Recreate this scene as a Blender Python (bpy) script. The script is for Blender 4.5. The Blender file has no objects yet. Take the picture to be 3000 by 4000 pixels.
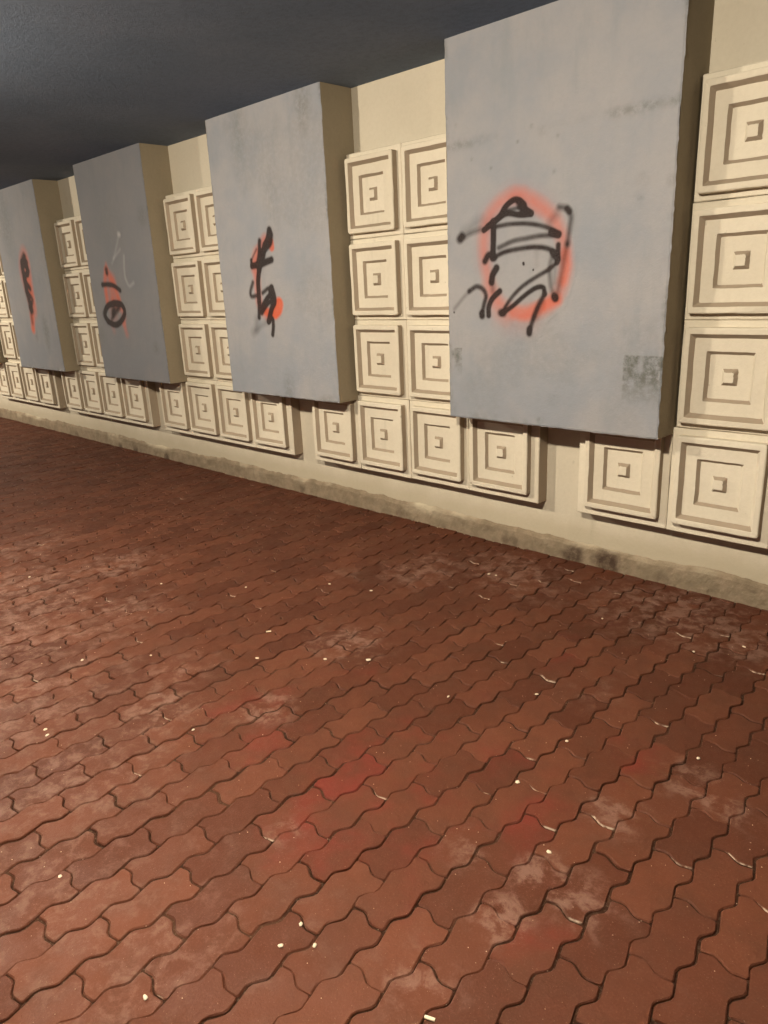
import bpy, math, random
import numpy as np
from mathutils import Matrix, Vector

S = 2.2                                   # metres per calibration unit (one panel spacing)
# ------------------------------------------------------------------ camera
F_PX, YAW, PITCH, ROLL = 2833.28, 0.786204, -0.302857, -0.0454769
CAM = np.array([0.94569, -1.594797, 0.70772])
sc = bpy.context.scene
sy, cy, sp, cp = math.sin(YAW), math.cos(YAW), math.sin(PITCH), math.cos(PITCH)
FW = np.array([-sy*cp, cy*cp, sp]); R0 = np.array([cy, sy, 0.0]); U0 = np.cross(R0, FW)
RT = R0*math.cos(ROLL) + U0*math.sin(ROLL); UP = -R0*math.sin(ROLL) + U0*math.cos(ROLL)
cam = bpy.data.cameras.new('camera')
cam.sensor_fit = 'VERTICAL'; cam.sensor_height = 36; cam.lens = F_PX/4000*36
cam.clip_start = 0.05; cam.clip_end = 200
camo = bpy.data.objects.new('camera', cam); sc.collection.objects.link(camo)
m = Matrix.Identity(4)
for i in range(3):
    m[i][0] = RT[i]; m[i][1] = UP[i]; m[i][2] = -FW[i]; m[i][3] = CAM[i]*S
camo.matrix_world = m
sc.camera = camo
# ------------------------------------------------------------------ world: night outside the underpass
w = bpy.data.worlds.new('World'); sc.world = w; w.use_nodes = True
wn = w.node_tree.nodes; bg = wn['Background']
sky = wn.new('ShaderNodeTexSky'); sky.sky_type = 'NISHITA'; sky.sun_disc = False
sky.sun_elevation = math.radians(-4); sky.sun_rotation = math.radians(200)
w.node_tree.links.new(sky.outputs[0], bg.inputs[0]); bg.inputs[1].default_value = 0.1
sc.view_settings.view_transform = 'Standard'; sc.view_settings.look = 'None'
sc.view_settings.exposure = 0.0; sc.view_settings.gamma = 1.0
LAMP_W = 570.0
LAMP_COL = (1.0, 0.88, 0.70)
LAMP_X = [(0.40, 0.55), (-1.00, 0.45), (-4.05, 0.78), (-7.6, .9)]      # units along the wall, relative strength
LAMP_Y = -1.44

# ------------------------------------------------------------------ calibration constants (units)
X0, W, D, H, ZB = -0.2700, 0.5643, 0.1177, 1.2381, 0.3701
G0, P, TW, MG = 0.0931, 0.21763, 0.18398, 0.026
TB, TR, ZR, PZ, HS, ZS = 0.0396, 0.0192, 1.0503, 0.22656, 0.19847, 0.0607

def ray(u, v):
    return FW + RT*((u-1500)/F_PX) - UP*((v-2000)/F_PX)
def on_floor(u, v):
    d = ray(u, v); t = -CAM[2]/d[2]; p = (CAM + t*d)*S
    return float(p[0]), float(p[1])
def on_plane(u, v, y):
    d = ray(u, v); t = (y-CAM[1])/d[1]; p = (CAM + t*d)*S
    return float(p[0]), float(p[2])

# ------------------------------------------------------------------ helpers
COL = sc.collection
def mesh_obj(name, verts, faces, mat, parent=None, smooth=False):
    me = bpy.data.meshes.new(name)
    me.from_pydata([tuple(map(float, v)) for v in verts], [], [tuple(map(int, f)) for f in faces])
    me.validate(); me.update()
    if smooth: me.polygons.foreach_set('use_smooth', [True]*len(me.polygons))
    o = bpy.data.objects.new(name, me); COL.objects.link(o)
    if mat: me.materials.append(mat)
    if parent: o.parent = parent
    return o
def empty(name, loc):
    o = bpy.data.objects.new(name, None); COL.objects.link(o); o.location = loc
    o.empty_display_size = 0.1
    return o
def tag(o, label=None, cat=None, group=None, kind=None):
    if label: o['label'] = label
    if cat: o['category'] = cat
    if group: o['group'] = group
    if kind: o['kind'] = kind
    return o
def box(x0, x1, y0, y1, z0, z1):
    v = [(x0,y0,z0),(x1,y0,z0),(x1,y1,z0),(x0,y1,z0),(x0,y0,z1),(x1,y0,z1),(x1,y1,z1),(x0,y1,z1)]
    f = [(0,3,2,1),(4,5,6,7),(0,1,5,4),(1,2,6,5),(2,3,7,6),(3,0,4,7)]
    return v, f
def farr(me, name, arr):
    a = me.attributes.new(name, 'FLOAT', 'POINT'); a.data.foreach_set('value', np.asarray(arr, dtype=np.float32))

def hash2(ix, iy, s):
    n = np.sin(ix*127.1 + iy*311.7 + s*74.7)*43758.5453
    return n - np.floor(n)
def vnoise(x, y, s=0):
    x = np.asarray(x, float); y = np.asarray(y, float)
    ix, iy = np.floor(x), np.floor(y); fx, fy = x-ix, y-iy
    fx = fx*fx*(3-2*fx); fy = fy*fy*(3-2*fy)
    a = hash2(ix, iy, s); b = hash2(ix+1, iy, s); c = hash2(ix, iy+1, s); d = hash2(ix+1, iy+1, s)
    return a*(1-fx)*(1-fy)+b*fx*(1-fy)+c*(1-fx)*fy+d*fx*fy
def fbm(x, y, s=0, o=4):
    t = 0; a = .5
    for k in range(o):
        t = t + a*vnoise(x*2**k, y*2**k, s+k); a *= .5
    return t

# ------------------------------------------------------------------ materials
class N:
    def __init__(self, name, rough=0.8, spec=0.3):
        self.m = bpy.data.materials.new(name); self.m.use_nodes = True
        self.t = self.m.node_tree; self.b = self.t.nodes['Principled BSDF']
        self.b.inputs['Roughness'].default_value = rough
        self.b.inputs['Specular IOR Level'].default_value = spec
        self.co = self.t.nodes.new('ShaderNodeTexCoord').outputs['Object']
    def put(self, sock, val):
        if isinstance(val, (int, float)): sock.default_value = val
        elif isinstance(val, (tuple, list)): sock.default_value = tuple(val) + ((1,) if len(val) == 3 and len(sock.default_value) == 4 else ())
        else: self.t.links.new(val, sock)
    def world(self):
        g = self.t.nodes.new('ShaderNodeNewGeometry'); self.co = g.outputs['Position']
    def scale(self, s):
        n = self.t.nodes.new('ShaderNodeVectorMath'); n.operation = 'MULTIPLY'
        self.put(n.inputs[0], self.co); n.inputs[1].default_value = s
        return n.outputs[0]
    def noise(self, sc_, det=4, rough=.55, vec=None, dist=0):
        n = self.t.nodes.new('ShaderNodeTexNoise'); self.t.links.new(vec or self.co, n.inputs['Vector'])
        n.inputs['Scale'].default_value = sc_; n.inputs['Detail'].default_value = det
        n.inputs['Roughness'].default_value = rough; n.inputs['Distortion'].default_value = dist
        return n.outputs['Fac']
    def ramp(self, f, a, b, lo=0., hi=1.):
        n = self.t.nodes.new('ShaderNodeMapRange'); self.put(n.inputs[0], f)
        n.inputs[1].default_value = a; n.inputs[2].default_value = b
        n.inputs[3].default_value = lo; n.inputs[4].default_value = hi
        n.interpolation_type = 'SMOOTHSTEP'
        return n.outputs[0]
    def math(self, op, a, b=0.):
        n = self.t.nodes.new('ShaderNodeMath'); n.operation = op; self.put(n.inputs[0], a); self.put(n.inputs[1], b)
        return n.outputs[0]
    def mix(self, f, a, b, mode='MIX'):
        n = self.t.nodes.new('ShaderNodeMix'); n.data_type = 'RGBA'; n.blend_type = mode
        self.put(n.inputs[0], f); self.put(n.inputs[6], a); self.put(n.inputs[7], b)
        return n.outputs[2]
    def attr(self, name):
        n = self.t.nodes.new('ShaderNodeAttribute'); n.attribute_name = name
        return n.outputs['Fac']
    def sep(self, vec):
        n = self.t.nodes.new('ShaderNodeSeparateXYZ'); self.t.links.new(vec, n.inputs[0]); return n.outputs
    def color(self, c): self.put(self.b.inputs['Base Color'], c)
    def bump(self, h, dist, strength=1.0, prev=None):
        n = self.t.nodes.new('ShaderNodeBump'); n.inputs['Distance'].default_value = dist
        n.inputs['Strength'].default_value = strength; self.put(n.inputs['Height'], h)
        if prev: self.t.links.new(prev, n.inputs['Normal'])
        self.t.links.new(n.outputs[0], self.b.inputs['Normal']); return n.outputs[0]

def mat_cream(name, base, dark, bump_d=0.002):
    n = N(name, .75, .25); n.world()
    big = n.ramp(n.noise(1.7, 5), .35, .7)
    fine = n.ramp(n.noise(45, 6, .7), .35, .72)
    c = n.mix(n.math('MULTIPLY', big, .45), base, dark)
    c = n.mix(n.math('MULTIPLY', fine, .16), c, (dark[0]*.8, dark[1]*.78, dark[2]*.74))
    st = n.ramp(n.noise(3.2, 6, .65, n.scale((2.5, 2.5, .35))), .60, .78)      # run-down streaks
    c = n.mix(n.math('MULTIPLY', st, .32), c, (.30, .27, .20))
    sp = n.ramp(n.noise(22, 3, .6), .70, .76)                                  # small scuffs
    c = n.mix(n.math('MULTIPLY', sp, .42), c, (.26, .22, .16))
    oi = n.t.nodes.new('ShaderNodeObjectInfo').outputs['Random']
    c = n.mix(n.math('MULTIPLY', oi, .16), c, (dark[0]*.75, dark[1]*.72, dark[2]*.68))
    n.color(c)
    b1 = n.bump(n.noise(60, 6, .7), bump_d, .7)
    n.bump(n.noise(6, 3), .01, .5, b1)
    return n
M_WALL = None
nw = mat_cream('cream_wall_paint', (.58, .525, .42), (.49, .435, .335))
# grime of the wall just above the floor
z = nw.sep(nw.co)[2]
low = nw.math('SUBTRACT', nw.math('ADD', .235, nw.math('MULTIPLY', nw.noise(5, 5, .6), .12)), z)
prevc = nw.b.inputs['Base Color'].links[0].from_socket
nw.color(nw.mix(nw.math('MULTIPLY', nw.ramp(low, 0, .14), .55), prevc, (.36, .30, .20)))
M_WALL = nw.m
M_TILE = mat_cream('cream_relief_paint', (.66, .60, .485), (.56, .50, .39), .0035).m
M_SIDE = mat_cream('tan_casing', (.27, .225, .155), (.22, .18, .12)).m  # tan for panel casing sides and underside, darker than the wall cream

M_RECESS = mat_cream('brown_relief_side', (.33, .265, .195), (.27, .215, .155)).m  # darker brown for relief side faces, assigned by the way they face
n = N('plinth_concrete', .9, .2); n.world()
c = n.mix(n.ramp(n.noise(9, 6, .7), .35, .65), (.195, .150, .100), (.265, .205, .14))
c = n.mix(n.math('MULTIPLY', n.ramp(n.noise(55, 5, .75), .5, .70), .35), c, (.17, .145, .105))
c = n.mix(n.math('MULTIPLY', n.attr('stain'), n.ramp(n.noise(24, 6, .7), .28, .6, .35, .92)), c, (.05, .028, .018))
c = n.mix(n.math('MULTIPLY', n.attr('paint'), .8), c, (.55, .48, .35))
n.color(c); b1 = n.bump(n.noise(70, 6, .75), .006, .9); M_PLINTH = n.m

n = N('ceiling_paint', .9, .15); n.world()
c = n.mix(n.ramp(n.noise(1.1, 5), .3, .7), (.135, .18, .25), (.175, .22, .295))
c = n.mix(n.math('MULTIPLY', n.ramp(n.noise(26, 6, .75), .40, .68), .3), c, (.07, .09, .12))
n.color(c); n.bump(n.noise(60, 6, .8), .008, 1.); M_CEIL = n.m

n = N('grey_panel_paint', .78, .18)
big = n.ramp(n.noise(2.0, 5, .6), .35, .68)
c = n.mix(big, (.300, .292, .300), (.240, .254, .284))
ver = n.ramp(n.noise(4.0, 5, .6, n.scale((2.2, 1, .5))), .5, .75)
c = n.mix(n.math('MULTIPLY', ver, .45), c, (.215, .235, .255))
c = n.mix(n.math('MULTIPLY', n.ramp(n.noise(38, 6, .7), .4, .75), .25), c, (.235, .24, .25))
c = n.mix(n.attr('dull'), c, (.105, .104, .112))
g = n.math('MULTIPLY', n.attr('grime'), n.ramp(n.noise(30, 6, .75), .30, .62))
c = n.mix(g, c, (.105, .108, .098))
c = n.mix(n.attr('chalk'), c, (.66, .65, .62))
sprk = n.ramp(n.noise(400, 2, .5), .3, .7, .85, 1.1)
red = n.math('MINIMUM', n.math('MULTIPLY', n.attr('red'), sprk), 1.)
c = n.mix(red, c, (.50, .095, .045))
c = n.mix(n.math('MINIMUM', n.math('MULTIPLY', n.attr('black'), sprk), 1.), c, (.016, .0095, .009))
n.color(c)

b1 = n.bump(n.noise(90, 6, .75), .0022, .8); n.bump(n.noise(9, 4), .008, .5, b1)
M_PANEL = n.m

n = N('red_paver_concrete', .62, .20); n.world()
t = n.attr('tint'); rd = n.attr('redness'); sm = n.attr('smear')
c = n.mix(t, (.062, .0165, .0068), (.098, .0300, .0140))
c = n.mix(n.ramp(n.math('ADD', rd, n.math('MULTIPLY', n.math('SUBTRACT', n.noise(9, 4), .5), .9)), .25, .8), c, (.112, .0165, .0095))
c = n.mix(n.math('MULTIPLY', n.ramp(n.noise(7, 5, .6), .42, .70), .38), c, (.052, .020, .010))
c = n.mix(n.math('MULTIPLY', n.ramp(n.noise(180, 4, .7), .5, .75), .30), c, (.16, .075, .048))
dust = n.ramp(n.math('MULTIPLY', sm, n.ramp(n.noise(14, 8, .72, None, .25), .36, .66)), .15, .95)
c = n.mix(n.math('MULTIPLY', dust, .48), c, (.225, .130, .098))
c = n.mix(n.math('MULTIPLY', n.attr('wear'), n.ramp(n.noise(60, 4), .3, .6)), c, (.50, .39, .29))
c = n.mix(n.math('MULTIPLY', n.ramp(n.noise(330, 1, .4), .76, .79), .5), c, (.40, .29, .21))
n.color(c)
n.put(n.b.inputs['Roughness'], n.ramp(n.noise(6, 5, .6), .3, .7, .50, .78))
b1 = n.bump(n.noise(150, 6, .75), .0022, .8); n.bump(n.noise(16, 4), .006, .5, b1)
M_PAVER = n.m

n = N('joint_sand', .95, .1); n.world()
c = n.mix(n.ramp(n.noise(3, 5, .6), .42, .62), (.024, .0095, .005), (.052, .022, .012))
c = n.mix(n.math('MULTIPLY', n.ramp(n.noise(120, 5, .7), .5, .7), .4), c, (.17, .12, .08))
n.color(c); n.bump(n.noise(160, 5, .7), .006, .9); M_SAND = n.m

n = N('gum', .6, .4); n.world()
n.color(n.mix(n.noise(90, 3), (.72, .62, .46), (.5, .42, .31))); M_GUM = n.m
n = N('grit', .8, .3); n.world()
n.color(n.mix(n.ramp(n.noise(40, 2), .4, .6), (.5, .38, .28), (.20, .13, .09))); M_GRIT = n.m
n = N('butt_paper', .8, .2); n.color(n.mix(n.noise(80, 3), (.75, .66, .48), (.62, .5, .33))); M_BUTT = n.m
n = N('lamp_housing', .5, .4); n.color(n.mix(n.noise(30, 3), (.45, .44, .42), (.36, .35, .33))); M_HOUS = n.m
n = N('lamp_diffuser', .4, .3); n.color((.85, .8, .7)); n.b.inputs['Emission Color'].default_value = LAMP_COL + (1,)
n.b.inputs['Emission Strength'].default_value = 6.0; M_DIFF = n.m

# ------------------------------------------------------------------ shell of the underpass
XA, XB, YF = -17.0, 7.0, -8.5
HZ = H*S
v, f = box(XA-2, XB+2, YF-1, .5, -.4, -.0058)
tag(mesh_obj('floor_bed', v, f, M_SAND), kind='structure')
v, f = box(XA, XB, YF-.3, .3, HZ, HZ+.35)
tag(mesh_obj('ceiling', v, f, M_CEIL), kind='structure')

wall = empty('underpass_wall', (0, 0, 0))
tag(wall, 'long cream painted underpass wall behind the grey panels and relief tiles', 'wall')
nx, nz = 200, 24
def grid(x0, x1, z0, z1, nx, nz, yfun):
    xs = np.linspace(x0, x1, nx+1); zs = np.linspace(z0, z1, nz+1)
    X, Z = np.meshgrid(xs, zs); Y = yfun(X, Z)
    V = np.stack([X.ravel(), Y.ravel(), Z.ravel()], 1)
    i = np.arange(nz)[:, None]*(nx+1) + np.arange(nx)[None, :]
    Fc = np.stack([i, i+1, i+nx+2, i+nx+1], -1).reshape(-1, 4)
    return V, Fc, X.ravel(), Z.ravel()
v, f = box(XA, XB, 0, .3, -.2, HZ)
mesh_obj('wall_face', v, f, M_WALL, wall)
# plinth: rough concrete strip with a ragged top
x0p, x1p = -12.0, 5.0
nx, nz = 1700, 10
def plinth():
    xs = np.linspace(x0p, x1p, nx+1)
    top = ZS*S + .022*(fbm(xs*2.3, xs*0, 3)-.5)*2 + .012*(fbm(xs*14, xs*0, 9)-.5)*2
    ts = np.linspace(0, 1, nz+1)
    X = np.repeat(xs[None], nz+1, 0); Z = -.03 + (top[None]+.03)*ts[:, None]
    Y = -.015 - .006*(fbm(X*11, Z*11, 5)-.5)*2 - .004*(fbm(X*45, Z*45, 6)-.5)*2
    Y[-1] = .004; Y[-2] = Y[-2]*.55
    V = np.stack([X.ravel(), Y.ravel(), Z.ravel()], 1)
    i = np.arange(nz)[:, None]*(nx+1) + np.arange(nx)[None, :]
    Fc = np.stack([i, i+1, i+nx+2, i+nx+1], -1).reshape(-1, 4)
    o = mesh_obj('plinth', V, Fc, M_PLINTH, wall)
    st = np.zeros(len(V)); xx, zz = V[:, 0], V[:, 2]
    for (u, vv, r, a) in [(2235, 2168, .075, 1), (2370, 2198, .09, 1), (2330, 2190, .05, .7), (1560, 2010, .05, .5), (2000, 2118, .06, .5), (2590, 2262, .05, .35),
                       (470, 1745, .05, .8), (530, 1760, .06, .8), (650, 1788, .06, .9), (300, 1700, .06, .5), (115, 1640, .06, .5), (1975, 2110, .04, .6), (1180, 1905, .04, .5)]:
        px, pz = on_plane(u, vv, -.008)
        d = np.hypot((xx-px), (zz-pz)*1.15)/r + .5*(fbm(xx*30, zz*30, 12)-.5)
        st = np.maximum(st, a*np.clip((1.1-d)/.55, 0, 1))
    farr(o.data, 'stain', st)
    farr(o.data, 'paint', np.clip((fbm(xx*3, zz*8, 21)-.52)*6, 0, 1)*np.clip((zz-.05)/.08, 0, 1))
    return o
plinth()
ow = empty('underpass_wall', (0, YF, 0))
tag(ow, 'dark painted wall on the other side of the underpass, behind the camera', 'wall')
v, f = box(XA, XB, -.3, 0, -.2, HZ)
mesh_obj('wall_face', v, f, M_CEIL, ow)

# ------------------------------------------------------------------ paving: real interlocking pavers in one sheet
rng = np.random.default_rng(7)
def paving():
    o0 = np.array([1.15098, -2.53221]); a = np.array([.12028, .11726]); c = np.array([.00752, .23747])
    e1 = a - c/2; e2 = c
    Wx, L = 1.0, 1.0    # in lattice units of e1, e2
    lx = np.linalg.norm(e1); ly = np.linalg.norm(e2)
    # outline (metres in local frame), ccw
    w_, l_ = lx, ly
    bot = [(0, 0), (.038/.12*w_, .0105), (.078/.12*w_, -.0105), ]
    left = [(-.0, 0), (-.0125, .16*l_), (.0125, .33*l_), (0, .5*l_), (-.0125, .66*l_), (.0125, .83*l_)]
    right = [(w_+x, y) for x, y in left]
    top = [(w_, l_), (.078/.12*w_, l_-.0105), (.038/.12*w_, l_+.0105), (0, l_)]
    out = bot + right + top + left[::-1][:-1]
    # bot: 0,0 .. ; right from (w,0) up ; top right->left ; left downwards (exclude start)
    out = np.array(out)
    n = len(out)
    # inset directions
    def inset(P_, d):
        q = []
        n = len(P_)
        for i in range(n):
            p0, p1, p2 = P_[i-1], P_[i], P_[(i+1) % n]
            d1 = (p1-p0)/np.linalg.norm(p1-p0); d2 = (p2-p1)/np.linalg.norm(p2-p1)
            n1 = np.array([-d1[1], d1[0]]); n2 = np.array([-d2[1], d2[0]])
            b = n1+n2; b /= np.linalg.norm(b)
            q.append(p1 + b*d/max(.55, b@n1))
        return np.array(q)
    def chaikin(P_):
        q = []
        for i in range(len(P_)):
            a_, b_, c_ = P_[i-1], P_[i], P_[(i+1) % len(P_)]
            q += [b_*.84+a_*.16, b_*.84+c_*.16]
        return np.array(q)
    A2 = np.array([e1/lx, e2/ly]).T
    V = []; Fc = []; tint = []; red = []; smear = []; wear = []
    rp = [(1663,2868,.8),(1862,2958,.8),(2042,2967,.8),(2449,2940,1),(2223,2579,.8),(2240,2520,.6),(1681,3081,1),(1663,3262,.7),(2124,3217,1),(2314,3244,.6),
          (2178,3651,.7),(1635,3633,.7),(2006,3796,.5),(1266,3081,1.),(1220,3244,1.1),(1447,3117,1.1),(1429,3253,1.),(950,3298,.6),(1130,3199,.6),(778,2868,.9),
          (976,2750,.8),(1067,2886,.9),(1483,2967,.8),(1465,2651,.8),(1330,3010,.8),(1100,2980,.6),(1350,2880,.6),(870,2960,.4),(1900,2700,.4),(1560,3350,.6),(60,2680,.2)]
    rp = [(*on_floor(u, v_), s) for u, v_, s in rp]
    spt = [(1636,2235,.25,1.3),(1700,2200,.2,1.1),(2006,2235,.3,1.3),(1930,2190,.25,1),(2630,2389,.38,1.4),(2480,2330,.25,1.2),(2900,2506,.25,1.3),(2750,2430,.3,1.1),(2395,3180,.10,1.2),
           (2702,3045,.11,1.2),(2820,3153,.10,1.1),(2115,3416,.10,1.3),(1952,3597,.09,1.5),(2241,3506,.13,1.1),(1825,3307,.10,1),(90,2298,.5,1.2),(452,2208,.3,1.3),(60,2140,.5,.9),
           (500,2380,.3,1),(633,2786,.2,1.2),(1040,2768,.12,1.4),(1365,2506,.2,1.3),(700,2620,.25,.9),(250,2500,.4,.9),(150,2380,.4,1.2),(100,2750,.6,.9),(300,3050,.5,.8),(150,3450,.5,.7),(500,3700,.45,.6),(700,3300,.3,.5),(1000,3700,.3,.45),(60,2480,.5,1.0),
           (1120,3250,.07,1.1),(2580,3900,.1,.4),(1640,3850,.13,.9),(1330,2240,.15,.9),(2300,2700,.2,.6),(2080,2290,.3,.8)]
    spt = [(*on_floor(u, v_), r, s) for u, v_, r, s in spt]
    rpx = np.array(rp); sx = np.array(spt)
    base = 0
    for jy in range(-26, 26):
        for ix in range(-160, 36):
            org = o0 + e1*ix + e2*(jy + (0.5 if ix % 2 else 0.0))
            cx_, cy_ = org + (e1+e2)*.5
            if cx_ < -15.5 or cx_ > 5.2 or cy_ > .16 or cy_ < -5.0: continue
            near = math.hypot(cx_-CAM[0]*S, cy_-CAM[1]*S) < 4.2
            oo = chaikin(out) if near else out
            n = len(oo)
            gap = rng.uniform(.0010, .0031)
            o1 = inset(oo, gap); o2 = inset(oo, gap+.0028) 
            ctr = np.array([w_/2, l_/2])
            rot = rng.normal(0, .006); sh = rng.normal(0, .0012, 2)
            Rm = np.array([[math.cos(rot), -math.sin(rot)], [math.sin(rot), math.cos(rot)]])
            tx, ty = rng.normal(0, .007, 2); dz = rng.normal(0, .0013) + .006*(float(fbm(cx_*.9, cy_*.9, 2))-.5)
            rings = []
            o2 = o2 + rng.normal(0, .0009, o2.shape)
            for ring, zz in ((o1, -.02), (o1, -.0036), (o2, 0.)):
                q = (ring-ctr)@Rm.T + ctr + sh
                wxy = q@A2.T + org
                zzz = zz + dz + (q[:, 0]-ctr[0])*tx + (q[:, 1]-ctr[1])*ty
                rings.append(np.c_[wxy, np.minimum(zzz, .004)])
            cen = np.array([[*(ctr@A2.T+org), dz+.0004]])
            # mid top ring keeps the top gently domed
            q = (o2-ctr)*.55+ctr; wxy = q@A2.T+org
            mid = np.c_[wxy, np.full(n, dz+.0003)]
            VV = np.r_[rings[0], rings[1], rings[2], mid, cen]
            V.append(VV)
            for k in range(n):
                k2 = (k+1) % n
                for r in range(3):
                    Fc.append((base+r*n+k, base+r*n+k2, base+(r+1)*n+k2, base+(r+1)*n+k))
                Fc.append((base+3*n+k, base+3*n+k2, base+4*n, base+4*n))
            m_ = len(VV)
            t_ = np.clip(rng.normal(.5, .34), -.25, 1.2)
            tint += [t_]*m_
            d = np.hypot(rpx[:, 0]-cx_, rpx[:, 1]-cy_)
            rr = float((rpx[:, 2]*np.exp(-(d/.10)**2)).max()) + (rng.uniform(.15, .5) if rng.random() < .12 else 0)
            dv = np.hypot(VV[:, 0][:, None]-rpx[:, 0], VV[:, 1][:, None]-rpx[:, 1])
            rv = (rpx[:, 2]*np.exp(-(dv/.19)**2)).max(1)
            red += list(np.minimum(1, .40*rr + .42*rv*(.4+.8*rng.random())))
            dx = np.hypot(VV[:, 0][:, None]-sx[:, 0], VV[:, 1][:, None]-sx[:, 1])
            ss = (sx[:, 3]*np.exp(-(dx/sx[:, 2])**2)).max(1)
            ss = ss*.85 + .16*rng.random()
            smear += list(ss)
            we = np.zeros(m_)
            if rng.random() < (.14 if near else .03):
                for k in (([5, 6], [4, 5, 6], [5], [3, 4, 5, 6])[rng.integers(0, 4)] if near else [2, 3]):
                    we[n+k] = 1; we[k] = .5
            wear += list(we)
            base += m_
    V = np.concatenate(V)
    Fq = [tuple(f_) if f_[2] != f_[3] else f_[:3] for f_ in Fc]
    ob = mesh_obj('paving', V, Fq, M_PAVER)
    farr(ob.data, 'tint', tint); farr(ob.data, 'redness', red); farr(ob.data, 'smear', smear); farr(ob.data, 'wear', wear)
    tag(ob, kind='structure')
paving()

# ------------------------------------------------------------------ grey panels
def strokes_cov(X, Z, strokes, px2w, seed=0):
    cov = np.zeros_like(X)
    wf = WF[WK[0]]
    for pts, wd, inten, soft in strokes:
        Pw = np.array([px2w(*p) for p in pts])
        # smooth (Catmull-Rom) resample
        if len(Pw) > 2:
            Q = np.vstack([2*Pw[0]-Pw[1], Pw, 2*Pw[-1]-Pw[-2]]); R_ = []
            for i in range(1, len(Q)-2):
                for t in np.linspace(0, 1, 6, endpoint=False):
                    a_, b_, c_, d_ = Q[i-1], Q[i], Q[i+1], Q[i+2]
                    R_.append(.5*((2*b_)+(c_-a_)*t+(2*a_-5*b_+4*c_-d_)*t*t+(3*b_-a_-3*c_+d_)*t**3))
            R_.append(Pw[-1]); Pw = np.array(R_)
        dm = np.full(X.shape, 9.)
        for i in range(len(Pw)-1):
            ax, az = Pw[i]; bx, bz = Pw[i+1]; L2 = (bx-ax)**2+(bz-az)**2+1e-12
            t = np.clip(((X-ax)*(bx-ax)+(Z-az)*(bz-az))/L2, 0, 1)
            dm = np.minimum(dm, np.hypot(X-ax-t*(bx-ax), Z-az-t*(bz-az)))
        if len(Pw) == 1: dm = np.hypot(X-Pw[0][0], Z-Pw[0][1])
        h = wd*wf/2
        c = inten*np.clip((h*(1+soft)-dm)/(h*2*soft+1e-9), 0, 1)
        c = c*c*(3-2*c) if inten > .99 else c
        halo = .09*inten*np.exp(-(dm/(h*1.8))**2)
        cov = 1-(1-cov)*(1-np.maximum(c, halo))
    return cov

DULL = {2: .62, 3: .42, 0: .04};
GRAF = {}; WF = {0: 1.02, 1: 1.25, 2: 1.3, 3: 1.35}; WK = [0]
mA = lambda x, y: (1750+.3617*x, 700+.3617*y)
mB = lambda x, y: (850+.2712*x, 800+.2712*y)
mC = lambda x, y: (.6329*x, 500+.6329*y)
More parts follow.
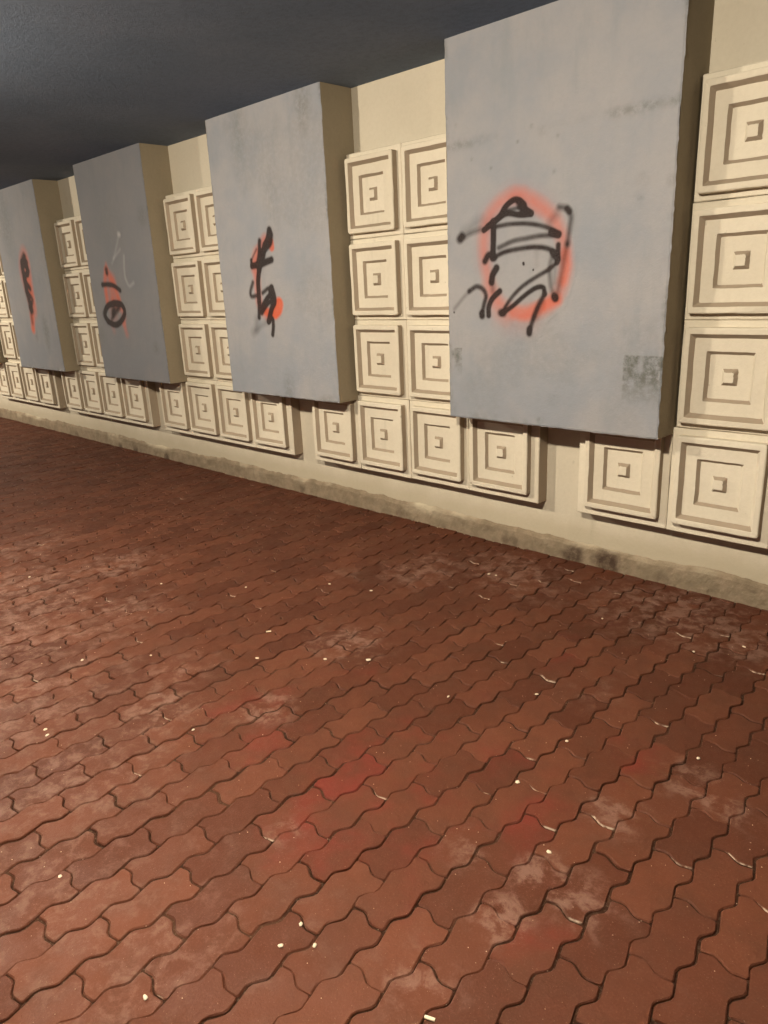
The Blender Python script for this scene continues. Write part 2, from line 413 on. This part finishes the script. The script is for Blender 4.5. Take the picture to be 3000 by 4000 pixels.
# strokes: (points, width in metres, strength, softness)
GRAF[0] = dict(map=mA, red=[
    ([(720,170),(560,260),(440,420),(395,600),(390,800),(420,1000),(470,1180),(560,1340),(700,1430),(860,1440),(1020,1400),(1160,1290),(1240,1130),(1275,950),(1260,750),(1210,560),(1120,400),(980,270),(840,190),(720,170)], .064, .56, .78),
    ([(720,1440),(860,1450),(960,1400),(1060,1350),(1170,1300)], .062, .72, .5),
    ([(1270,800),(1275,950),(1240,1100)], .05, .75, .6),
    ([(680,170),(800,170)], .06, .4, .9), ([(900,230),(1010,300)], .06, .3, .9),
    ([(600,1500),(720,1560),(860,1540)], .13, .16, 1.0), ([(360,640),(360,900)], .10, .10, 1.0), ([(420,380),(560,230),(740,130),(960,200),(1120,330)], .11, .10, 1.0), ([(430,1180),(540,1400),(620,1480)], .07, .35, .9)],
  black=[
    ([(130,645),(150,620)], .042, .85, .6), ([(150,640),(230,590),(350,545)], .026, .45, .9), ([(190,560),(280,490),(360,440)], .05, .20, 1.),
    ([(390,550),(450,500),(560,400),(620,300),(700,230),(760,225),(820,270),(840,320),(900,365)], .029, .95, .35),
    ([(900,375),(780,385),(640,370),(540,430),(430,510)], .028, .9, .4), ([(770,250),(805,330)], .036, .85, .5), ([(640,335),(760,310)], .018, .6, .6),
    ([(490,460),(492,620),(488,800)], .034, .93, .35),
    ([(530,510),(680,485),(850,480),(1000,500),(1120,540),(1195,590)], .022, .70, .6), ([(1120,570),(1195,595)], .034, .9, .4),
    ([(1190,605),(1000,612),(850,638),(700,670),(550,740)], .024, .62, .6),
    ([(480,860),(580,800),(700,765),(900,735),(1040,740),(1140,780),(1190,850),(1180,900)], .024, .75, .6),
    ([(1180,900),(1080,980),(900,1090),(780,1180),(680,1290),(590,1430)], .022, .70, .6),
    ([(400,885),(440,820),(500,850)], .034, .85, .5), ([(525,960),(485,1030),(470,1110)], .036, .93, .4),
    ([(560,1210),(480,1290),(442,1380),(440,1470)], .030, .92, .4), ([(480,1120),(485,1200)], .03, .4, .9),
    ([(70,1400),(150,1300),(230,1210)], .020, .33, 1.), ([(230,1210),(310,1160),(380,1190),(410,1260),(390,1350),(365,1470)], .026, .72, .6), ([(365,1450),(370,1475)], .034, .85, .5),
    ([(580,1455),(700,1370),(850,1240),(960,1170),(1030,1170),(1045,1240)], .024, .85, .5), ([(570,1440),(600,1450)], .036, .75, .5),
    ([(1045,1240),(990,1340),(930,1480),(880,1650)], .026, .72, .6), ([(1010,1330),(950,1490)], .035, .35, .9), ([(880,1620),(878,1665)], .032, .85, .5),
    ([(1200,300),(1290,320),(1330,400),(1320,500),(1290,700)], .026, .58, .8), ([(1290,320),(1310,345)], .028, .8, .6),
    ([(1290,700),(1250,900),(1210,1100),(1170,1280)], .03, .42, .8),
    ([(1192,710),(1190,870)], .026, .85, .5), ([(1130,820),(1100,950),(1110,1130),(1150,1280)], .024, .45, .7), ([(1150,1270),(1160,1285)], .036, .85, .4),
    ([(1130,790),(1170,850)], .03, .8, .5), ([(960,780),(955,930)], .03, .13, 1.), ([(1110,450),(1170,380)], .036, .30, .9), ([(1160,980),(1150,1120)], .02, .25, .9),
    ([(815,905),(818,920)], .012, .95, .3), ([(922,978),(922,982)], .009, .9, .3), ([(66,1437),(68,1440)], .010, .7, .3)], chalk=[])
GRAF[1] = dict(map=mB, red=[
    ([(772,540),(780,610)], .045, .95, .3), ([(885,1430),(870,1500),(830,1550)], .075, .95, .25), ([(700,1530),(760,1570)], .05, .8, .4),
    ([(680,500),(600,650),(540,780),(530,900),(560,1000),(580,1200),(600,1400),(650,1500),(720,1580)], .055, .62, .7), ([(560,700),(560,900)], .06, .35, .9)],
  black=[
    ([(745,370),(730,480),(680,620),(640,760),(600,920)], .042, .93, .35), ([(600,920),(585,1100),(592,1250),(600,1400)], .038, .92, .3), ([(600,1400),(600,1620)], .030, .85, .5),
    ([(605,520),(600,700),(580,830)], .030, .85, .5), ([(755,440),(745,530),(690,600)], .055, .92, .3), ([(650,700),(640,800)], .05, .85, .5),
    ([(500,880),(560,870),(640,850),(780,790)], .036, .88, .4), ([(490,890),(485,800)], .022, .8, .6), ([(485,800),(560,640)], .014, .5, .8),
    ([(510,1120),(475,1250),(490,1320),(560,1310)], .026, .70, .6),
    ([(650,1270),(720,1210),(780,1195)], .024, .7, .6), ([(780,1195),(810,1300),(820,1400),(780,1500),(740,1670)], .038, .93, .35),
    ([(620,1520),(700,1370),(790,1260)], .032, .85, .4), ([(640,1560),(720,1430),(800,1370)], .028, .8, .5), ([(760,1250),(790,1350)], .035, .85, .4),
    ([(735,1690),(790,1640),(805,1740),(795,1870)], .028, .88, .45),
    ([(570,1660),(560,1780),(520,1840)], .045, .28, 1.), ([(560,1810),(640,1740),(710,1690)], .03, .25, 1.)], chalk=[])
GRAF[2] = dict(map=mC, red=[
    ([(655,840),(658,900)], .03, .4, .9), ([(655,880),(650,960),(665,1080)], .05, .72, .8), ([(660,880),(700,960),(735,1060)], .05, .72, .8), ([(690,950),(700,1060)], .10, .66, .8),
    ([(700,1080),(760,1130),(765,1200)], .05, .5, .9), ([(760,1190),(785,1275)], .045, .40, .9), ([(690,1200),(705,1255)], .045, .22, 1.), ([(700,1150),(705,1155)], .09, .25, 1.)],
  black=[
    ([(657,875),(660,892)], .045, .75, .5), ([(632,968),(665,966),(700,972),(742,1002)], .034, .85, .5),
    ([(705,1080),(665,1100),(650,1150),(672,1195),(715,1215),(750,1190),(770,1140),(750,1090),(705,1080)], .044, .86, .35), ([(700,1100),(695,1150)], .05, .55, .6), ([(730,1100),(700,1140)], .04, .55, .6), ([(690,1180),(740,1110)], .03, .5, .6), ([(655,1110),(640,1150),(665,1200)], .03, .5, .7)],
  chalk=[([(735,655),(725,700),(705,790),(692,835)], .024, .12, .9), ([(742,748),(702,806)], .022, .13, .9), ([(765,790),(768,880),(775,930),(798,975),(825,955)], .026, .17, .9), ([(730,655),(738,658)], .03, .25, .8)])
GRAF[3] = dict(map=mC, red=[
    ([(150,790),(140,860),(160,950),(180,1000)], .12, .55, .8), ([(165,850),(180,960),(190,1060)], .12, .70, .6), ([(200,1050),(212,1120),(200,1160)], .09, .55, .7), ([(195,1120),(205,1240)], .07, .8, .6)],
  black=[
    ([(150,800),(138,850),(152,930),(165,1000),(180,1060),(195,1120)], .075, .84, .5), ([(135,830),(175,880),(150,930),(185,990)], .05, .8, .5), ([(165,1010),(200,1060),(185,1110)], .045, .7, .5), ([(165,830),(170,900)], .05, .8, .5), ([(190,1130),(200,1200)], .045, .45, .8)], chalk=[])

def make_panel(k, label):
    x0, x1, y, z0, z1 = (X0-k)*S, (X0-k+W)*S, -D*S, ZB*S, HZ
    px, pz = x0, z0
    root = empty('panel', (x0, 0, z0))
    tag(root, label, 'wall panel', 'grey panels hung along the wall')
    wd, ht = x1-x0, z1-z0
    step = .012 if k in (-1, 4, 5) else .008
    nx, nz = int(wd/step), int(ht/step)
    def yf(X, Z):
        return y - .0022*(fbm(X*5+k*9, Z*5, 31)-.5)*2
    V, Fc, X, Z = grid(0, wd, 0, ht, nx, nz, yf)
    # slightly uneven edges
    ex = np.minimum(X, wd-X); ez = Z
    j = 0.005*(fbm(Z*26, Z*0+k, 41)-.5)*2
    V[:, 0] += np.where(X < 1e-6, j, 0) + np.where(X > wd-1e-6, -j, 0)
    V[:, 2] += np.where(Z < 1e-6, .0035*(fbm(X*24, X*0+k, 43)-.5)*2, 0)
    bevel = .0035
    edge = (X < 1e-6) | (X > wd-1e-6) | (Z < 1e-6)
    V[edge, 1] += bevel
    fo = mesh_obj('front_face', V, Fc, M_PANEL, root)
    XW, ZW = X+px, Z+pz
    gr = np.clip((fbm(XW*1.7, ZW*1.7, 50+k)-.60)*2, 0, .15)
    lz = on_plane(1750, 568, -D)[1]; rz = on_plane(2640, 400, -D)[1]
    if k == 0:
        zl = (lz+rz)/2
        band = np.exp(-((ZW-zl)/.022)**2)
        side = np.clip(1.35-3.2*np.minimum(np.abs(XW-(x0+.04)), np.abs(XW-(x1-.12))), .18, 1)
        gr = np.maximum(gr, band*side*.5*np.clip((fbm(XW*7, ZW*7, 3)-.32)*4, 0, 1))
        def blob(u, v_, r, a, sq=1.):
            bx, bz = on_plane(u, v_, -D)
            return a*.6*np.clip(1.15-np.hypot(XW-bx, (ZW-bz)*sq)/r, 0, 1)
        ax0, az0 = on_plane(2437, 1390, -D); ax1, az1 = on_plane(2575, 1530, -D)
        rect = ((XW > ax0) & (XW < ax1+.02) & (ZW < az0)).astype(float)*np.clip((ZW-az1+.10)/.16, 0, 1)
        gr = np.maximum(gr, rect*1.0*np.clip((fbm(XW*22, ZW*22, 8)-.15)*3.2, 0, 1))
        bx0, bz0 = on_plane(1805, 1360, -D)
        rect = ((XW < bx0) & (ZW < bz0)).astype(float)*np.clip((ZW-bz0+.16)/.12, 0, 1)
        gr = np.maximum(gr, rect*.95*np.clip((fbm(XW*30, ZW*30, 9)-.3)*3, 0, 1))
        for b in [(2500, 770, .035, .5), (2510, 700, .04, .4), (2625, 700, .03, .5), (1842, 622, .012, 1), (1918, 657, .012, 1), (2163, 670, .012, .7), (2180, 530, .015, .7),
                  (2075, 493, .015, .9), (2105, 1640, .018, .9), (1765, 1590, .05, .5), (2120, 510, .03, .5), (2022, 553, .01, 1), (1780, 490, .012, .8), (2160, 1560, .05, .35), (2600, 1460, .03, .6), (2430, 1600, .12, .3)]:
            gr = np.maximum(gr, blob(*b))
    elif k == 1:
        for (u, v_, r, a) in [(1180, 420, .09, .45), (1130, 1520, .06, .4), (1060, 740, .12, .25), (930, 520, .12, .3), (1185, 480, .05, .3)]:
            bx, bz = on_plane(u, v_, -D); gr = np.maximum(gr, a*np.clip(1.3-np.hypot(XW-bx, (ZW-bz)*.45)/r, 0, 1))
    elif k == 2:
        for (u, v_, r, a) in [(555, 845, .08, .45), (610, 1360, .06, .5), (640, 1300, .05, .4), (400, 1310, .09, .3), (420, 880, .3, .2)]:
            bx, bz = on_plane(u, v_, -D); gr = np.maximum(gr, a*np.clip(1.3-np.hypot(XW-bx, ZW-bz)/r, 0, 1))
    elif k == 3:
        for (u, v_, r, a) in [(180, 1290, .08, .6), (185, 1330, .07, .4), (20, 880, .2, .4), (140, 1300, .05, .5)]:
            bx, bz = on_plane(u, v_, -D); gr = np.maximum(gr, a*np.clip(1.3-np.hypot(XW-bx, (ZW-bz)*.5)/r, 0, 1))
    # rubbed lower and side edges
    gr = np.maximum(gr, .55*np.clip(1-ex/.03, 0, 1)*np.clip((fbm(ZW*9, XW*9, 61)-.45)*5, 0, 1))
    gr = np.maximum(gr, .5*np.clip(1-ez/.06, 0, 1)*np.clip((fbm(ZW*9, XW*9, 64)-.45)*5, 0, 1))
    z_ = np.zeros(len(V))
    for nm in ('red', 'black', 'chalk'): farr(fo.data, nm, z_)
    farr(fo.data, 'grime', gr); farr(fo.data, 'dull', z_+DULL.get(k, 0))
    # side casing with underside
    t = .0005
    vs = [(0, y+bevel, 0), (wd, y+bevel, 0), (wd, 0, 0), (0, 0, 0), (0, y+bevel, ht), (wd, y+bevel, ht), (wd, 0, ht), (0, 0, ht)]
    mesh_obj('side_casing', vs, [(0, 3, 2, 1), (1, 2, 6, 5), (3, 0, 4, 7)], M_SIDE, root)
    if k in GRAF:
        g_ = GRAF[k]; mp = g_['map']
        p2w = lambda a_, b_: on_plane(*mp(a_, b_), -D)
        pts = [p2w(*p) for key in ('red', 'black', 'chalk') for s in g_[key] for p in s[0]]
        pts = np.array(pts); gx0, gz0 = pts.min(0)-.13; gx1, gz1 = pts.max(0)+.13
        gx0 = max(gx0, x0+.012); gx1 = min(gx1, x1-.012)
        stp = .0035 if k < 2 else .006
        n1, n2 = int((gx1-gx0)/stp), int((gz1-gz0)/stp)
        V, Fc, X, Z = grid(gx0-px, gx1-px, gz0-pz, gz1-pz, n1, n2, lambda a_, b_: yf(a_, b_)-.0010)
        XW, ZW = X+px, Z+pz
        WK[0] = k
        cr = strokes_cov(XW, ZW, g_['red'], p2w); cb = strokes_cov(XW, ZW, g_['black'], p2w); cc = strokes_cov(XW, ZW, g_['chalk'], p2w)
        cr *= .46+.30*fbm(XW*20, ZW*20, 71)+.52*fbm(XW*5, ZW*5, 77); cb = np.minimum(1.0, cb*(1.16+.30*fbm(XW*30, ZW*30, 72)))
        tot = np.maximum(np.maximum(cr, cb), cc)
        keep = (tot[Fc] > .03).any(1); Fk = Fc[keep]
        used, inv = np.unique(Fk.ravel(), return_inverse=True)
        go = mesh_obj('graffiti', V[used], inv.reshape(-1, 4), M_PANEL, root)
        sub = lambda a_: a_[used]
        fade = lambda a_: np.clip((a_-.03)/.97, 0, 1)
        farr(go.data, 'red', fade(sub(cr))*(1.25 if k else 1.)); farr(go.data, 'black', fade(sub(cb))); farr(go.data, 'chalk', fade(sub(cc)))
        if k == 0: gq = np.clip((fbm(XW*1.7, ZW*1.7, 50+k)-.60)*2, 0, .15)
        else: gq = np.clip((fbm(XW*1.7, ZW*1.7, 50+k)-.60)*2, 0, .15)
        farr(go.data, 'grime', gq[used]); farr(go.data, 'dull', np.zeros(len(used))+DULL.get(k, 0))
        go['label'] = {0: 'red sprayed circle crossed by black scribbled letters', 1: 'black sprayed tag over orange red strokes',
                       2: 'red triangle with a black ring and faint white squiggle', 3: 'narrow dark red and black sprayed mark'}[k]
    return root
PL = {0: 'nearest and largest grey panel, sprayed with a red circle and black scribble',
      1: 'second grey panel from the right, with a narrow black tag and red blots',
      2: 'third grey panel from the right, with a red triangle and ringed mark',
      3: 'small far grey panel with a thin dark red sprayed streak',
      4: 'grey panel beyond the left edge, furthest from the camera',
      -1: 'clean grey panel off to the right of the near tiles'}
for k in (0, 1, 2, 3, 4, -1): make_panel(k, PL[k])

# ------------------------------------------------------------------ relief tiles
def rrect(x0, x1, z0, z1, r, y, wob=0., seed=0, side=6):
    pts = []
    cs = [((x1-r, z0+r), -90), ((x1-r, z1-r), 0), ((x0+r, z1-r), 90), ((x0+r, z0+r), 180)]
    for ci, ((cx_, cz_), a0) in enumerate(cs):
        arc = [(cx_+r*math.cos(math.radians(a0+t)), cz_+r*math.sin(math.radians(a0+t))) for t in (0, 30, 60, 90)]
        pts += arc
        nxt = cs[(ci+1) % 4]; a1 = nxt[1] if ci < 3 else -90
        q = (nxt[0][0]+r*math.cos(math.radians(nxt[1])), nxt[0][1]+r*math.sin(math.radians(nxt[1])))
        for s in range(1, side):
            t = s/side; pts.append((arc[-1][0]*(1-t)+q[0]*t, arc[-1][1]*(1-t)+q[1]*t))
    pts = np.array(pts)
    if wob:
        pts += np.random.default_rng(seed).normal(0, wob, pts.shape)
    return np.c_[pts[:, 0], np.full(len(pts), y), pts[:, 1]]
def stack(rings):
    n_ = len(rings[0]); V = np.vstack(rings); Fc = []
    for r in range(len(rings)-1):
        for k in range(n_):
            k2 = (k+1) % n_; Fc.append((r*n_+k, r*n_+k2, (r+1)*n_+k2, (r+1)*n_+k))
    Fc.append(tuple((len(rings)-1)*n_+k for k in range(n_)))
    return V, Fc
def mesh_ngon(name, V, Fc, mat, parent, sides=()):
    me = bpy.data.meshes.new(name); me.from_pydata([tuple(map(float, v_)) for v_ in V], [], [tuple(f_) for f_ in Fc]); me.update()
    o = bpy.data.objects.new(name, me); COL.objects.link(o); me.materials.append(mat); o.parent = parent
    if sides:                                  # relief sides go darker brown by facing direction; left-facing ones stay cream
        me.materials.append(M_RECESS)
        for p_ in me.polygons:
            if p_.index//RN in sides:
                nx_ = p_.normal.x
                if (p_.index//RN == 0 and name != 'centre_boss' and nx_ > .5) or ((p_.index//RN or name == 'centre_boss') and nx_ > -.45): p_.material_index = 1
    return o
RN = 36
ROWN = ['top row', 'second row', 'third row', 'bottom row']
def place_words(g, i, r):
    nm = {0: 'nearest', 1: 'second', 2: 'third', 3: 'far left'}
    row = ROWN[r]
    if g == 0:
        if i == 0: return 'cream bottom row relief tile under the right edge of the nearest panel'
        if i == 1: return f'large cream relief tile in the {row}, just right of the nearest panel'
        if i == 2: return f'relief tile in the {row}, cut off by the right photo edge'
        return 'cream relief tile in the bottom row, beyond the right edge of the photo'
    if g == 4:
        w4 = ['first of its run', 'second of its run', 'third of its run', 'last before the gap'][i]
        return f'small {row} relief tile left of the far left panel, {w4}'
    a_, b_ = nm[g], nm[g-1]
    if i == 0: return f'bottom row relief tile under the right edge of the {a_} panel'
    if i == 3: return f'bottom row relief tile under the left part of the {b_} panel'
    s = 'left' if i == 1 else 'right'
    return f'{row} relief tile, {s} one between the {a_} and {b_} panels'
TEX = random.Random(3)
def make_tile(g, i, r):
    sd = (g+2)*100+i*10+r; q = np.random.default_rng(sd)
    xl = (G0-g+i*P)*S; zt = (ZR-r*PZ)*S; w_ = TW*S; h_ = HS*S
    root = empty('relief_tile', (xl+w_/2, 0, zt-h_/2))
    tag(root, place_words(g, i, r), 'relief tile', 'square relief tiles on the wall')
    half = (P-TW)/2*S; halfz = (PZ-HS)/2*S
    ml = MG*S if i == 0 else half; mr = MG*S if i == 3 else half
    if r < 3 and i == 1: ml = .0120*S
    if r < 3 and i == 2: mr = .0150*S
    mt = halfz; mb = MG*S*.95 if r == 3 else halfz
    gp = .0012
    jz = q.normal(0, .0012); jx = q.normal(0, .0012)
    a0, a1, b0, b1 = -w_/2-ml+gp, w_/2+mr-gp, -h_/2-mb+gp, h_/2+mt-gp
    yb = -TB*S + q.normal(0, .0012)
    rs = [rrect(a0, a1, b0, b1, .004, 0), rrect(a0, a1, b0, b1, .004, yb+.005, .0006, sd), rrect(a0+.004, a1-.004, b0+.004, b1-.004, .006, yb, .0007, sd+1)]
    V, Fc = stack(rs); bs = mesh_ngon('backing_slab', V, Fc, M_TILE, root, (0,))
    # raised face
    yf = yb - TR*S
    X0_, X1_, Z0_, Z1_ = -w_/2+jx, w_/2+jx, -h_/2+jz, h_/2+jz
    def rect(mx, y, rad, wob=.0007, s_=0):
        mz = mx*h_/w_
        return rrect(X0_+mx, X1_-mx, Z0_+mz, Z1_-mz, rad, y, wob, sd+s_)
    d1, s1 = .062*w_, .047*w_; d2, s2 = .048*w_, .037*w_; m1, m2 = .060*w_, .240*w_
    rings = [rect(-.0005, yb+.002, .012, 0), rect(0, yf+.006, .012, .0006, 2), rect(.0018, yf+.0018, .012, .0006, 3), rect(.006, yf, .011, .0004, 4),
             rect(m1, yf, .004, .0009, 5), rect(m1+.002, yf+.0018, .004, .0006, 6), rect(m1+s1, yf+d1, .006, .0008, 7),
             rect(m2, yf+d1+.0005, .004, .0008, 8), rect(m2+s2, yf+d1+d2, .005, .0007, 9)]
    V, Fc = stack(rings)
    for _ in range(q.integers(1, 4)):                 # chipped edges and corners
        k_ = q.integers(0, RN); dep = q.uniform(.002, .006)
        for dk in (-1, 0, 1):
            for rr_ in (2, 3):
                i_ = rr_*RN+(k_+dk) % RN; V[i_, 1] += dep*(1 if dk == 0 else .4)
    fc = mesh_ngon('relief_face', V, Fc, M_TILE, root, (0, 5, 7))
    yc = yf+d1+d2
    bh = .046*w_; mo, mi = .408*w_, .448*w_
    rings = [rect(mo, yc+.001, .004, .0007, 10), rect(mi, yc-bh, .005, .0006, 11), rect(mi+.003, yc-bh-.001, .005, .0004, 12)]
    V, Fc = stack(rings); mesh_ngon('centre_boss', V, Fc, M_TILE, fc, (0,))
    root.rotation_euler = (0, q.normal(0, .0022), 0)
    return root
for g in (0, 1, 2, 3, 4):
    for r in range(4):
        for i in ((1, 2) if r < 3 else (0, 1, 2, 3)):
            make_tile(g, i, r)

# ------------------------------------------------------------------ ceiling lamps of the underpass (they light the scene)
def disc_ring(r, z, n_=32): return [(r*math.cos(2*math.pi*k/n_), r*math.sin(2*math.pi*k/n_), z) for k in range(n_)]
for li, (lx_, st) in enumerate(LAMP_X):
    root = empty('ceiling_lamp', (lx_*S, LAMP_Y*S, HZ))
    tag(root, 'round ceiling lamp overhead, number %s along the passage' % ['one', 'two', 'three', 'four'][li], 'ceiling lamp', 'ceiling lamps of the underpass')
    rings = [disc_ring(.20, .0), disc_ring(.32, -.070), disc_ring(.32, -.078), disc_ring(.15, -.05)]
    V = [p for r_ in rings for p in r_]; Fc = []
    for a_ in range(3):
        for k in range(32): Fc.append((a_*32+k, (a_+1)*32+k, (a_+1)*32+(k+1) % 32, a_*32+(k+1) % 32))
    mesh_obj('housing', V, Fc, M_HOUS, root)
    rings = [disc_ring(.15, -.05), disc_ring(.13, -.065), disc_ring(.08, -.075), disc_ring(.02, -.078)]
    V = [p for r_ in rings for p in r_]; Fc = []
    for a_ in range(3):
        for k in range(32): Fc.append((a_*32+k, (a_+1)*32+k, (a_+1)*32+(k+1) % 32, a_*32+(k+1) % 32))
    Fc.append(tuple(96+k for k in range(32)))
    mesh_obj('diffuser', V, Fc, M_DIFF, root)
    la = bpy.data.lights.new('lamp_downlight', 'AREA'); la.shape = 'DISK'; la.size = .24; la.energy = LAMP_W*st*.20; la.color = LAMP_COL
    lb = bpy.data.objects.new('lamp_downlight', la); COL.objects.link(lb); lb.parent = root; lb.location = (0, 0, -.088)
    ld = bpy.data.lights.new('lamp_light', 'POINT'); ld.shadow_soft_size = .045; ld.energy = LAMP_W*st; ld.color = LAMP_COL
    lo = bpy.data.objects.new('lamp_light', ld); COL.objects.link(lo); lo.parent = root; lo.location = (0, 0, -.135)

# ------------------------------------------------------------------ small litter on the paving
c5 = lambda a_, b_: (.9042*a_, 2000+.9042*b_); c6 = lambda a_, b_: (1500+.9042*a_, 2000+.9042*b_)
c7 = lambda a_, b_: (.9042*a_, 3000+.9042*b_); c8 = lambda a_, b_: (1500+.9042*a_, 3000+.9042*b_)
gum = [c5(*p) for p in [(985,156),(983,238),(745,307),(840,296),(697,312),(1603,342),(1575,267),(1105,293),(1111,634),(356,642),(368,797),(197,942),(204,967),(1405,638),(835,944),(236,535),(652,622),(128,283),(1063,327),(1290,276),(1424,313),(1592,641)]]
gum += [c6(*p) for p in [(453,270),(484,276),(943,463),(263,185),(278,800),(790,993),(1338,606),(1357,1067),(1308,420),(660,790),(1555,585)]]
gum += [c7(*p) for p in [(260,472),(682,115),(1300,678),(1360,770),(1213,771),(628,995)]] + [c8(*p) for p in [(577,64),(712,366)]]
rg = np.random.default_rng(5)
cells = {}
for u, v_ in sorted(gum, key=lambda p: -p[1]):
    vi = 0 if v_ < 2330 else 1 if v_ < 2620 else 2 if v_ < 3000 else 3
    hi = min(4, int(u/600)); cells.setdefault((vi, hi), []).append((u, v_))
gum = []
for (vi, hi), lst in cells.items():
    lst = lst[:2]
    for q_, p_ in enumerate(lst):
        wh = ['on the farthest paving', 'on the middle paving', 'on the nearer paving', 'on the closest paving'][vi] + ', ' + ['far left', 'left of centre', 'centre', 'right of centre', 'far right'][hi]
        gum.append((p_, ('pale chewing gum spot ' if len(lst) == 1 else ['nearer of two gum spots ', 'farther of two gum spots '][q_]) + wh))
for gi, ((u, v_), gl) in enumerate(gum):
    x, y = on_floor(u, v_); dist = math.hypot(x-CAM[0]*S, y-CAM[1]*S)
    r_ = (.0032+.0016*rg.random())*(1+.12*dist)
    if (u, v_) in (c8(577,64), c5(1111,634), c5(197,942), c5(1592,641)): r_ *= 1.3
    n_ = 12; ph = rg.random(n_)*.35+.8; an = rg.random()*3; el = 1+.7*rg.random()
    V = []
    for rr, zz in ((1, 0.), (.85, .0022), (.4, .0035)):
        for k in range(n_):
            t = 2*math.pi*k/n_; px_, py_ = rr*r_*ph[k]*math.cos(t)*el, rr*r_*ph[k]*math.sin(t)
            V.append((px_*math.cos(an)-py_*math.sin(an), px_*math.sin(an)+py_*math.cos(an), zz))
    Fc = [(a_*n_+k, a_*n_+(k+1) % n_, (a_+1)*n_+(k+1) % n_, (a_+1)*n_+k) for a_ in range(2) for k in range(n_)] + [tuple(2*n_+k for k in range(n_))]
    o = mesh_obj('chewing_gum', V, Fc, M_GUM, None, True); o.location = (x, y, .0028)
    tag(o, gl, 'chewing gum', 'gum spots on the paving')
# cigarette butts
for (u, v_), an, lb in [(c8(198, 1090), .4, 'yellowish cigarette end at the bottom edge, on a paver joint'), (c5(1161, 521), .9, 'slim pale cigarette end lying on the pavers near the middle left')]:
    x, y = on_floor(u, v_); L_, r_ = .024, .0042; n_ = 12; V = []
    for xx, rr in ((-L_/2, r_*.9), (0, r_), (L_/2, r_*.95)):
        for k in range(n_): V.append((xx, rr*math.cos(2*math.pi*k/n_), r_+rr*.8*math.sin(2*math.pi*k/n_)))
    Fc = [(a_*n_+k, a_*n_+(k+1) % n_, (a_+1)*n_+(k+1) % n_, (a_+1)*n_+k) for a_ in range(2) for k in range(n_)] + [tuple(range(n_))[::-1], tuple(range(2*n_, 3*n_))]
    o = mesh_obj('cigarette_end', V, Fc, M_BUTT); o.location = (x, y, .002); o.rotation_euler = (0, 0, an)
    tag(o, lb, 'cigarette end')
# grit
V = []; Fc = []
for q_ in range(2600):
    x = rg.uniform(-6.5, 3.0); y = -rg.random()**1.0*3.4-.02; r_ = rg.uniform(.0008, .0022)*(1.4 if x < -1 else 1); b = len(V)
    V += [(x-r_, y, .001), (x, y-r_, .001), (x+r_*1.2, y, .001), (x, y+r_, .001), (x, y, .001+r_*1.2)]
    Fc += [(b, b+1, b+4), (b+1, b+2, b+4), (b+2, b+3, b+4), (b+3, b, b+4)]
tag(mesh_obj('grit', V, Fc, M_GRIT), 'fine grit and sand grains scattered over the pavers', 'grit', kind='stuff')
